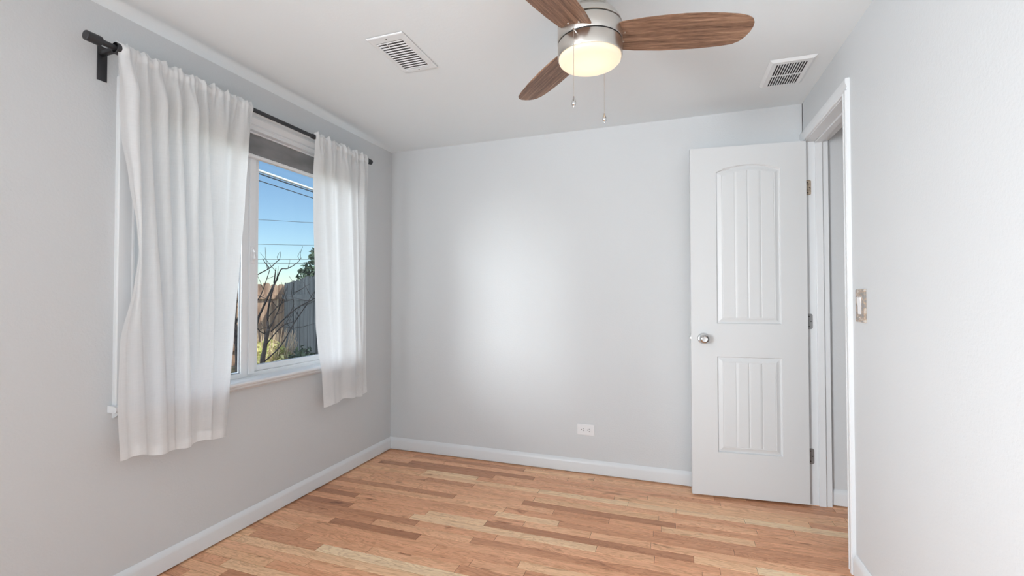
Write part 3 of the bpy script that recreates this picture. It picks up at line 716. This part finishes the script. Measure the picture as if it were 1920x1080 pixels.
for k, ta in enumerate((T0, T0 + 2 * PI / 3 - 0.035, T0 - 2 * PI / 3)):
    bm = bmesh.new(); th = 0.0055
    # dense outline through a closed smooth curve, then slab
    A = [bm.verts.new((x, y_, -th / 2)) for x, y_ in outline]; B = [bm.verts.new((x, y_, th / 2)) for x, y_ in outline]
    f1 = bm.faces.new(A); f2 = bm.faces.new(B[::-1]); n = len(A)
    for i in range(n): bm.faces.new((A[i], B[i], B[(i + 1) % n], A[(i + 1) % n]))
    bmesh.ops.recalc_face_normals(bm, faces=bm.faces)
    bmesh.ops.bevel(bm, geom=[e_ for e_ in bm.edges if abs(e_.verts[0].co.z - e_.verts[1].co.z) < 1e-5], offset=0.0012, segments=2, affect='EDGES')
    bl = fp('blade', bm, M['blade'], 'walnut finished fan blade', sm=40)
    # x along blade, y toward clockwise side raised by the pitch
    pitch = math.radians(13)
    e1 = Vector((math.cos(ta), math.sin(ta), 0)); cwv = Vector((math.sin(ta), -math.cos(ta), 0))
    e2 = cwv * math.cos(pitch) + Vector((0, 0, math.sin(pitch))); e3 = e1.cross(e2)
    bl.matrix_local = Matrix.Translation((0, 0, zz(FB))) @ Matrix((e1, e2, e3)).transposed().to_4x4()
    bm = bmesh.new(); box(bm, 0.085, 0.125, -0.035, 0.035, -0.0075, -0.004, 0.001)
    for sx_, sy_ in ((0.116, 0.02), (0.116, -0.02)): lathe(bm, [(0, 0.0045), (0.003, 0.0040), (0.0035, 0.0025)], (sx_, sy_, 0), 8)
    fp('blade_clip', bm, M['nickel'], parent=bl)
for (ax, ay, zt, zb_, nm) in ((1.733, -1.5745, 2.0095, 1.792, 'front pull chain with a small metal drop'), (1.797, -1.331, 1.990, 1.822, 'rear pull chain with a small metal drop')):
    bm = bmesh.new(); dx, dy = ax - FX, ay - FY; n_ = math.hypot(dx, dy); ex, ey = dx / n_, dy / n_
    z_ = zt
    tube(bm, [(dx, dy, zz(zt)), (dx, dy, zz(zb_))], 0.0007, 6)
    zi = zt
    while zi > zb_:
        lathe(bm, [(0, -0.0012), (0.0013, 0), (0, 0.0012)], (dx, dy, zz(zi)), 6); zi -= 0.0034
    ch = fp('pull_chain', bm, M['nickel'], nm)
    bm = bmesh.new(); tube(bm, [(ex * 0.108, ey * 0.108, zz(zt)), (dx, dy, zz(zt))], 0.0030, 10); lathe(bm, [(0, -0.004), (0.004, 0), (0, 0.004)], (dx, dy, zz(zt)), 12)
    fp('chain_eyelet', bm, M['chrome'], parent=ch)
    bm = bmesh.new(); lathe(bm, [(0, 0.002), (0.0022, 0.0), (0.0032, -0.006), (0.0062, -0.014), (0.0078, -0.021), (0.0066, -0.027), (0.0035, -0.030), (0.0035, -0.033), (0.0025, -0.035), (0, -0.0355)], (dx, dy, zz(zb_)), 20)
    fp('pull_drop', bm, M['chrome'], parent=ch)

# ------------------------------------------------------------------ ceiling vents
v1 = thing('ceiling_vent', 'white slatted supply register on the ceiling between window and fan', 'air vent', (0.883, -1.222, H))
def vp(par, name, bm, m, label=None):
    o = link(name, bm, m, par); o.location = -Vector(par.location)
    if label: o['label'] = label
    return o
X0, X1, Y0, Y1 = 0.793, 0.973, -1.378, -1.066; x0, x1, y0, y1 = 0.815, 0.944, -1.334, -1.094
bm = bmesh.new(); zt = H - 0.0015; d = 0.009
def frame_ring(bm, X0, X1, Y0, Y1, x0, x1, y0, y1, ztop, zlow, lip):
    R = [[(X0, Y0, ztop), (X1, Y0, ztop), (X1, Y1, ztop), (X0, Y1, ztop)],
         [(X0 + .002, Y0 + .002, zlow + .002), (X1 - .002, Y0 + .002, zlow + .002), (X1 - .002, Y1 - .002, zlow + .002), (X0 + .002, Y1 - .002, zlow + .002)],
         [(X0 + .006, Y0 + .006, zlow), (X1 - .006, Y0 + .006, zlow), (X1 - .006, Y1 - .006, zlow), (X0 + .006, Y1 - .006, zlow)],
         [(x0, y0, zlow), (x1, y0, zlow), (x1, y1, zlow), (x0, y1, zlow)],
         [(x0, y0, ztop), (x1, y0, ztop), (x1, y1, ztop), (x0, y1, ztop)]]
    V = [[bm.verts.new(p_) for p_ in r] for r in R]
    for a_, b_ in zip(V, V[1:] + V[:1]):
        for i in range(4): bm.faces.new((a_[i], a_[(i + 1) % 4], b_[(i + 1) % 4], b_[i]))
    bmesh.ops.recalc_face_normals(bm, faces=bm.faces)
frame_ring(bm, X0, X1, Y0, Y1, x0, x1, y0, y1, H - 0.0022, H - 0.0070, 0)
vp(v1, 'frame', bm, M['vent'])
bm = bmesh.new(); box(bm, x0 - 0.002, x1 + 0.002, y0 - 0.002, y1 + 0.002, H - 0.0012, H - 0.0006); box(bm, X0 + 0.0015, X1 - 0.0015, Y0 + 0.0015, Y1 - 0.0015, H - 0.0024, H - 0.0012); vp(v1, 'duct', bm, M['vent_grey'])  # the larger dark sheet paints the shadow line round the frame
n = 13
for i in range(n):
    yc = y0 + (y1 - y0) * (i + 0.5) / n; bm = bmesh.new(); s_ = 0.0032
    extrude_profile(bm, [(yc + s_, H - 0.0060), (yc + s_ - 0.001, H - 0.0068), (yc - s_, H - 0.0045), (yc - s_ + 0.001, H - 0.0037)], 'X', x0, x1)
    vp(v1, 'slat', bm, M['vent'])
for ys_ in (-1.353, -1.082):
    bm = bmesh.new(); lathe(bm, [(0, -0.0015), (0.0028, -0.0008), (0.0032, 0)], (0.880, ys_, H - 0.007), 12); vp(v1, 'screw', bm, M['slot'], 'dark screw head')
bm = bmesh.new(); tube(bm, [(0.862, -1.322, H - 0.007), (0.862, -1.298, H - 0.010)], 0.002, 8); vp(v1, 'damper_lever', bm, M['plastic'])

v2 = thing('ceiling_vent', 'white stamped return grille with two rows of slots on the ceiling near the doorway', 'air vent', (2.565, -0.462, H))
X0, X1, Y0, Y1 = 2.467, 2.664, -0.606, -0.320
bm = bmesh.new()
nS = 12; sx0, sx1 = 2.500, 2.632; rowsY = [(-0.572, -0.456), (-0.444, -0.338)]
pz = H - 0.013
xs_ = [X0 + 0.014]
for i in range(nS):
    c0 = sx0 + (sx1 - sx0) * i / nS; xs_ += [c0 + 0.0022, c0 + 0.0088]
xs_.append(X1 - 0.016)
ys_ = [Y0 + 0.010, rowsY[0][0], rowsY[0][1], rowsY[1][0], rowsY[1][1], Y1 - 0.008]
G = [[bm.verts.new((x, y_, pz)) for x in xs_] for y_ in ys_]
G2 = [[bm.verts.new((x, y_, pz + 0.0012)) for x in xs_] for y_ in ys_]
for j in range(len(ys_) - 1):
    for i in range(len(xs_) - 1):
        if j in (1, 3) and i % 2 == 1 and i < len(xs_) - 2 + 1 and i >= 1 and i <= 2 * nS - 1:
            # slot walls
            a, b, c_, d_ = (j, i), (j, i + 1), (j + 1, i + 1), (j + 1, i)
            for p_, q in ((a, b), (b, c_), (c_, d_), (d_, a)): bm.faces.new((G[p_[0]][p_[1]], G[q[0]][q[1]], G2[q[0]][q[1]], G2[p_[0]][p_[1]]))
            continue
        bm.faces.new((G[j][i], G[j + 1][i], G[j + 1][i + 1], G[j][i + 1]))
# sloping rim to the ceiling
rimI = [(X0 + .014, Y0 + .010), (X1 - .016, Y0 + .010), (X1 - .016, Y1 - .008), (X0 + .014, Y1 - .008)]; rimO = [(X0, Y0), (X1, Y0), (X1, Y1), (X0, Y1)]
I_ = [bm.verts.new((a, b, pz)) for a, b in rimI]; O_ = [bm.verts.new((a, b, H - 0.0008)) for a, b in rimO]
for i in range(4): bm.faces.new((I_[i], I_[(i + 1) % 4], O_[(i + 1) % 4], O_[i]))
bmesh.ops.recalc_face_normals(bm, faces=bm.faces)
vp(v2, 'face_plate', bm, M['vent'])
bm = bmesh.new(); box(bm, sx0 - 0.005, sx1 + 0.005, -0.578, -0.330, H - 0.006, H - 0.001); vp(v2, 'duct', bm, M['vent_dark'])

# ------------------------------------------------------------------ outlet and switch
ox, oz = 1.491, 0.2825
out = thing('electrical_outlet', 'white duplex outlet mounted sideways low on the back wall', 'outlet', (ox, 0, oz))
bm = bmesh.new(); box(bm, -0.0565, 0.0565, -0.0055, 0.0, -0.0345, 0.0345, 0.0022); link('cover_plate', bm, M['plastic'], out)
for sx_ in (-0.0195, 0.0195):
    bm = bmesh.new(); lathe(bm, [(0.0165, -0.0056), (0.0160, -0.0072), (0, -0.0072)], (sx_, 0, 0), 24, 'Y'); r_ = link('receptacle', bm, M['plastic'], out)
    for k, (dx, dz, a, b) in enumerate(((0.005, 0.0062, 0.0040, 0.0012), (0.005, -0.0062, 0.0033, 0.0012), (-0.0075, 0, 0.0022, 0.0022))):
        bm = bmesh.new(); box(bm, sx_ + dx - a, sx_ + dx + a, -0.0078, -0.0070, dz - b, dz + b); link('slot', bm, M['slot'], r_)
bm = bmesh.new(); lathe(bm, [(0.003, -0.0056), (0.0025, -0.0066), (0, -0.0068)], (0, 0, 0), 12, 'Y'); link('screw', bm, M['plastic'], out)

swy, swz = -0.826, 1.118
sw = thing('light_switch', 'mottled copper and grey switch plate with white rocker beside the doorway', 'light switch', (W, swy, swz))
bm = bmesh.new()
hw, hh_, rw, rh = 0.046, 0.066, 0.0165, 0.0335
# plate as a ring around the rocker with dished bevel
def rect(a, b, x): return [bm.verts.new((x, sy_ * a, sz_ * b)) for sy_, sz_ in ((-1, -1), (1, -1), (1, 1), (-1, 1))]
R = [rect(hw, hh_, -0.0003), rect(hw, hh_, -0.004), rect(hw - 0.004, hh_ - 0.004, -0.0075), rect(rw + 0.001, rh + 0.001, -0.0075), rect(rw + 0.001, rh + 0.001, -0.002)]
for a_, b_ in zip(R, R[1:]):
    for i in range(4): bm.faces.new((a_[i], a_[(i + 1) % 4], b_[(i + 1) % 4], b_[i]))
bmesh.ops.recalc_face_normals(bm, faces=bm.faces); link('switch_plate', bm, M['plate'], sw)
bm = bmesh.new(); extrude_profile(bm, [(-0.002, -rh), (-0.008, -rh), (-0.0085, 0.0), (-0.0125, rh), (-0.002, rh)], 'Y', -rw, rw); link('rocker', bm, M['plastic'], sw)
for dz in (-0.048, 0.048):
    bm = bmesh.new(); lathe(bm, [(0.0032, -0.0076), (0.0026, -0.0090), (0, -0.0092)], (0, 0, dz), 12, 'X'); link('screw', bm, M['hinge_brass'] if dz > 0 else M['chrome'], sw)

# ------------------------------------------------------------------ outdoors
GZ = -0.35
bm = bmesh.new(); box(bm, -40, -0.14, -30, 40, GZ - 0.1, GZ); struct(link('ground', bm, M['ground']))
def fence(name, label, a, b, top, m, seed, board=0.142):
    rnd = random.Random(seed); a = Vector((a[0], a[1], 0)); b = Vector((b[0], b[1], 0))
    root = thing(name, label, 'fence', (a.x, a.y, GZ)); d = (b - a); L = d.length; d.normalize(); nrm = Vector((-d.y, d.x, 0))
    bm = bmesh.new(); n = int(L / (board + 0.004))
    for i in range(n):
        s0 = i * (board + 0.004) ; s1 = s0 + board; tz = top + rnd.uniform(-0.025, 0.02) - GZ; tilt = rnd.uniform(-0.004, 0.004); th = 0.018; off = rnd.uniform(0, 0.010)
        pr_ = [(s0, 0.03), (s1, 0.03), (s1 + tilt, tz - 0.035), (s1 - 0.028 + tilt, tz), (s0 + 0.028 + tilt, tz), (s0 + tilt, tz - 0.035)]
        F = [bm.verts.new(d * s + nrm * off + Vector((0, 0, z))) for s, z in pr_]; K = [bm.verts.new(v.co + nrm * th) for v in F]
        bm.faces.new(F); bm.faces.new(K[::-1])
        for k in range(6): bm.faces.new((F[k], K[k], K[(k + 1) % 6], F[(k + 1) % 6]))
    bmesh.ops.recalc_face_normals(bm, faces=bm.faces)
    link('board_panel', bm, m, root)
    for z_ in (0.35, 1.45):
        bm = bmesh.new()
        F = [bm.verts.new(nrm * o_ + Vector((0, 0, z2))) for o_, z2 in ((0.032, z_), (0.07, z_), (0.07, z_ + 0.085), (0.032, z_ + 0.085))]
        K = [bm.verts.new(v.co + d * L) for v in F]
        bm.faces.new(F[::-1]); bm.faces.new(K)
        for k in range(4): bm.faces.new((F[k], F[(k + 1) % 4], K[(k + 1) % 4], K[k]))
        link('rail', bm, m, root)
    return root
C0 = Vector((-6.156, 5.045)); d1 = (Vector((-2.324, 1.824)) - C0).normalized()
E1 = C0 + d1 * 6.6
Cs = C0 + d1 * 0.012
fence('wood_fence', 'shaded blue grey board fence running toward the house outside the window', E1, Cs, 1.44, M['fence_shaded'], 3)
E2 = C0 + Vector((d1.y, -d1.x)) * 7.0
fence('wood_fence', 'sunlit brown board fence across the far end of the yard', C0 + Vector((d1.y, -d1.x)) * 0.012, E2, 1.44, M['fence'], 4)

def branchy(bm, pts, r0, r1, depth_dir, amp, rnd, twig=0):
    n = len(pts); P_ = []
    w1 = rnd.uniform(0.5, 2.5); w2 = rnd.uniform(0, 6)
    for i, p_ in enumerate(pts): P_.append(Vector(p_) + depth_dir * amp * math.sin(w1 * i + w2) * (i > 0))
    # subdivide with catmull style
    out, rr_ = [], []
    for i in range(n - 1):
        p0 = P_[max(i - 1, 0)]; p1 = P_[i]; p2 = P_[i + 1]; p3 = P_[min(i + 2, n - 1)]
        for k in range(4):
            t = k / 4; out.append(0.5 * ((2 * p1) + (p2 - p0) * t + (2 * p0 - 5 * p1 + 4 * p2 - p3) * t * t + (3 * p1 - p0 - 3 * p2 + p3) * t ** 3)); rr_.append(r0 + (r1 - r0) * ((i + t) / (n - 1)))
    out.append(P_[-1]); rr_.append(r1)
    tube(bm, out, rr_, 7)
    for k in range(twig):
        i = rnd.randrange(max(1, len(out) // 3), len(out)); s = out[i]
        dd = Vector((rnd.uniform(-1, 1), rnd.uniform(-1, 1), rnd.uniform(-0.1, 1))).normalized()
        L = rnd.uniform(0.06, 0.22); m1 = s + dd * L * 0.5 + Vector((0, 0, 0.01)); e_ = s + dd * L + Vector((rnd.uniform(-.03, .03), rnd.uniform(-.03, .03), 0.03))
        tube(bm, [s, m1, e_], [min(rr_[i] * .6, 0.004), 0.0025, 0.0012], 5)
DD = Vector((-0.72, 0.69, 0.0))
tree = thing('bare_tree', 'leafless dark fruit tree spreading in front of the fence outside the right pane', 'tree', (-1.55, 0.22, GZ))
BR = {
 'trunk': ([(-1.56, 0.215, GZ), (-1.545, 0.22, 0.1), (-1.523, 0.226, 0.552), (-1.507, 0.23, 0.654), (-1.49, 0.234, 0.767), (-1.468, 0.24, 0.858)], 0.026, 0.015, 0.0, 0),
 'b1': ([(-1.468, 0.24, 0.858), (-1.478, 0.235, 0.949), (-1.461, 0.238, 1.085), (-1.423, 0.248, 1.243), (-1.401, 0.255, 1.294), (-1.357, 0.268, 1.402), (-1.298, 0.288, 1.411), (-1.218, 0.315, 1.464), (-1.18, 0.327, 1.509)], 0.011, 0.002, 0.05, 5),
 'limb': ([(-1.60, 0.20, 0.75), (-1.558, 0.207, 0.949), (-1.536, 0.213, 1.005), (-1.46, 0.236, 1.175), (-1.401, 0.255, 1.300)], 0.011, 0.008, 0.03, 2),
 'b2': ([(-1.66, 0.17, 1.30), (-1.54, 0.205, 1.368), (-1.454, 0.234, 1.413), (-1.4, 0.252, 1.47), (-1.367, 0.262, 1.504), (-1.362, 0.263, 1.56)], 0.006, 0.0018, 0.05, 2),
 'b2b': ([(-1.454, 0.234, 1.413), (-1.49, 0.22, 1.46), (-1.517, 0.21, 1.504)], 0.005, 0.002, 0.0, 0),
 'b3': ([(-1.417, 0.249, 1.28), (-1.41, 0.251, 1.35), (-1.4, 0.253, 1.419)], 0.008, 0.003, 0.0, 1),
 'b4': ([(-1.462, 0.242, 0.858), (-1.376, 0.268, 1.039), (-1.305, 0.289, 1.243)], 0.007, 0.002, 0.08, 4),
 'b5': ([(-1.447, 0.248, 0.835), (-1.323, 0.288, 0.96), (-1.215, 0.324, 1.05), (-1.086, 0.367, 1.13), (-0.98, 0.388, 1.175)], 0.008, 0.003, 0.08, 5),
 'b6': ([(-1.485, 0.236, 0.722), (-1.355, 0.278, 0.881), (-1.248, 0.315, 0.926)], 0.007, 0.002, 0.06, 4),
 'b6b': ([(-1.355, 0.278, 0.881), (-1.31, 0.29, 0.875), (-1.27, 0.308, 0.858)], 0.004, 0.0015, 0.0, 1),
 'b7': ([(-1.502, 0.234, 0.563), (-1.367, 0.278, 0.699), (-1.248, 0.315, 0.903), (-1.161, 0.342, 1.039), (-1.086, 0.366, 1.175), (-1.053, 0.376, 1.22)], 0.007, 0.002, 0.06, 4),
 'b8': ([(-1.467, 0.238, 0.971), (-1.365, 0.271, 1.085), (-1.257, 0.307, 1.13)], 0.005, 0.0016, 0.06, 4),
 'b9': ([(-1.66, 0.17, 1.0), (-1.58, 0.2, 0.892), (-1.543, 0.214, 0.835), (-1.495, 0.231, 0.807)], 0.003, 0.006, 0.04, 2),
 'b10': ([(-1.60, 0.18, 1.08), (-1.557, 0.204, 1.13), (-1.514, 0.217, 1.221), (-1.454, 0.234, 1.402)], 0.006, 0.003, 0.04, 3),
 'b11': ([(-1.288, 0.293, 1.345), (-1.251, 0.307, 1.271), (-1.268, 0.303, 1.186), (-1.247, 0.312, 1.084), (-1.30, 0.29, 0.96)], 0.0015, 0.004, 0.03, 2)}
rnd = random.Random(5)
for k, (pts, r0, r1, am, tw) in BR.items():
    bm = bmesh.new(); branchy(bm, pts, r0, r1, DD, am, rnd, tw)
    o = link('trunk' if k == 'trunk' else 'branch', bm, M['bark'], tree, True); o.location = -Vector(tree.location)
tree2 = thing('bare_tree', 'slim dark bare tree trunk seen through the left pane beside the curtain', 'tree', (-1.44, -0.07, GZ))
for k, (pts, r0, r1, am, tw) in {
 'trunk': ([(-1.44, -0.07, GZ), (-1.455, -0.07, 0.1), (-1.468, -0.071, 0.514), (-1.475, -0.079, 0.782), (-1.487, -0.086, 0.919)], 0.026, 0.016, 0.0, 0),
 'a': ([(-1.487, -0.086, 0.919), (-1.473, -0.085, 1.146), (-1.45, -0.081, 1.323), (-1.45, -0.082, 1.433), (-1.47, -0.09, 1.56)], 0.009, 0.002, 0.05, 9),
 'b': ([(-1.487, -0.086, 0.919), (-1.44, -0.07, 1.02), (-1.40, -0.05, 1.12), (-1.36, -0.03, 1.30)], 0.010, 0.002, 0.05, 5),
 'c': ([(-1.48, -0.08, 0.86), (-1.54, -0.10, 0.99), (-1.60, -0.13, 1.14), (-1.62, -0.14, 1.36)], 0.010, 0.002, 0.05, 6),
 'd': ([(-1.475, -0.075, 0.70), (-1.52, -0.09, 0.80), (-1.57, -0.11, 0.84)], 0.005, 0.0015, 0.05, 3)}.items():
    bm = bmesh.new(); branchy(bm, pts, r0, r1, DD, am, rnd, tw)
    o = link('trunk' if k == 'trunk' else 'branch', bm, M['bark'], tree2, True); o.location = -Vector(tree2.location)

def leaves(bm, c, rad, n, size, rnd, shell=0.3):
    for _ in range(n):
        v = Vector((rnd.gauss(0, 1), rnd.gauss(0, 1), rnd.gauss(0, 1))).normalized() * (shell + (1 - shell) * rnd.random() ** 0.5)
        p_ = Vector((c[0] + v.x * rad[0], c[1] + v.y * rad[1], c[2] + v.z * rad[2]))
        a = Vector((rnd.uniform(-1, 1), rnd.uniform(-1, 1), rnd.uniform(-1, 1))).normalized(); b = a.orthogonal().normalized(); s = size * rnd.uniform(0.6, 1.3)
        q = [bm.verts.new(p_ - a * s), bm.verts.new(p_ + b * s * 0.45 + a * s * 0.1), bm.verts.new(p_ + a * s), bm.verts.new(p_ - b * s * 0.45 + a * s * 0.1)]
        bm.faces.new(q)
def bush(name, label, c, rad, n, size, m, seed, stalks=0, sm=None, sh=1.0):
    rnd = random.Random(seed); root = thing(name, label, 'bush', (c[0], c[1], GZ))
    bm = bmesh.new(); leaves(bm, c, rad, n, size, rnd, 0.1); o = link('foliage', bm, m, root); o.location = -Vector(root.location)
    bm = bmesh.new()
    for _ in range(stalks or 12):
        a = rnd.uniform(0, 2 * PI); r_ = rnd.random() ** 0.5
        s = Vector((c[0] + rad[0] * 0.3 * r_ * math.cos(a), c[1] + rad[1] * 0.3 * r_ * math.sin(a), GZ)); e_ = Vector((c[0] + rad[0] * 1.05 * r_ * math.cos(a), c[1] + rad[1] * 1.05 * r_ * math.sin(a), c[2] + rad[2] * sh * rnd.uniform(0.3, 1.0)))
        mpt = (s + e_) / 2 + Vector((rnd.uniform(-.04, .04), rnd.uniform(-.04, .04), 0.05)); tube(bm, [s, mpt, e_], [0.004, 0.003, 0.0015], 5)
    o = link('stalks', bm, sm or m, root); o.location = -Vector(root.location)
    return root
bush('bush', 'sunlit yellow green bush with dry stalks below the bare tree', (-2.52, 1.22, 0.20), (0.34, 0.30, 0.44), 3600, 0.032, M['leaf_yellow'], 1, 240, M['straw'], 1.35)
bush('bush', 'sunlit yellow green bush seen low through the left pane', (-2.80, 0.50, -0.02), (0.34, 0.34, 0.46), 2200, 0.035, M['leaf_yellow'], 2, 140, M['straw'], 1.5)
bush('bush', 'dark green shrub in the shade of the grey fence', (-1.66, 0.86, 0.22), (0.22, 0.16, 0.42), 2200, 0.03, M['leaf_dark'], 3, 40, M['bark'], 0.9)
ev = thing('evergreen_tree', 'green leafy tree rising behind the grey fence', 'tree', (-5.79, 5.93, GZ))
bm = bmesh.new(); rnd = random.Random(9)
for cx, cy, cz, r_ in ((-6.06, 5.82, 1.62, 0.40), (-5.95, 5.86, 2.10, 0.24), (-5.70, 5.96, 1.35, 0.55), (-5.55, 6.02, 1.75, 0.34), (-6.0, 5.88, 1.45, 0.38), (-5.3, 6.1, 1.5, 0.6), (-5.15, 6.15, 1.95, 0.4), (-5.75, 5.95, 0.7, 0.6), (-5.72, 5.95, 1.98, 0.17)):
    leaves(bm, (cx, cy, cz), (r_, r_, r_), int(1500 * r_), 0.055, rnd, 0.3)
o = link('foliage', bm, M['leaf_dark'], ev); o.location = -Vector(ev.location)
bm = bmesh.new(); tube(bm, [(-5.5, 6.02, GZ), (-5.5, 6.02, 0.7), (-5.52, 6.0, 1.6)], [0.08, 0.06, 0.03], 8); o = link('trunk', bm, M['bark'], ev); o.location = -Vector(ev.location)

def cable(label, pts, r, m, grp=None):
    bm = bmesh.new(); tube(bm, pts, r, 8)
    return tag(link('utility_cable', bm, m, None, True), label, 'cable', grp)
def span(a, b, e0, e1):
    a, b = Vector(a), Vector(b); d = b - a; return [tuple(a - d * e0), tuple(a), tuple(b), tuple(b + d * e1)]
cable('thick white service cable, highest line across the sky in the window', span((-2, 0.626, 2.458), (-2, 1.454, 2.427), 4, 4), 0.015, M['cable_white'])
cable('dark cable running right under the thick white service cable', span((-2, 0.627, 2.428), (-2, 1.455, 2.398), 4, 4), 0.007, M['cable_black'])
cable('thin dark cable a little below the white service cable', span((-2, 0.627, 2.355), (-2, 1.455, 2.325), 4, 4), 0.005, M['cable_black'])
cable('faint distant wire across the middle of the visible sky', span((-10.636, 8.445, 3.668), (-8.901, 9.047, 3.562), 6, 6), 0.007, M['cable_black'])
cable('distant wire low in the sky, above the pair over the branches', span((-10.641, 8.459, 2.864), (-8.906, 9.059, 2.828), 6, 6), 0.006, M['cable_black'])
cable('upper one of the two close distant wires just above the branches', span((-10.693, 8.45, 2.375), (-8.991, 9.038, 2.374), 6, 6), 0.010, M['cable_black'])
cable('lower one of the two close distant wires just above the branches', span((-10.694, 8.452, 2.252), (-8.992, 9.041, 2.234), 6, 6), 0.010, M['cable_black'])
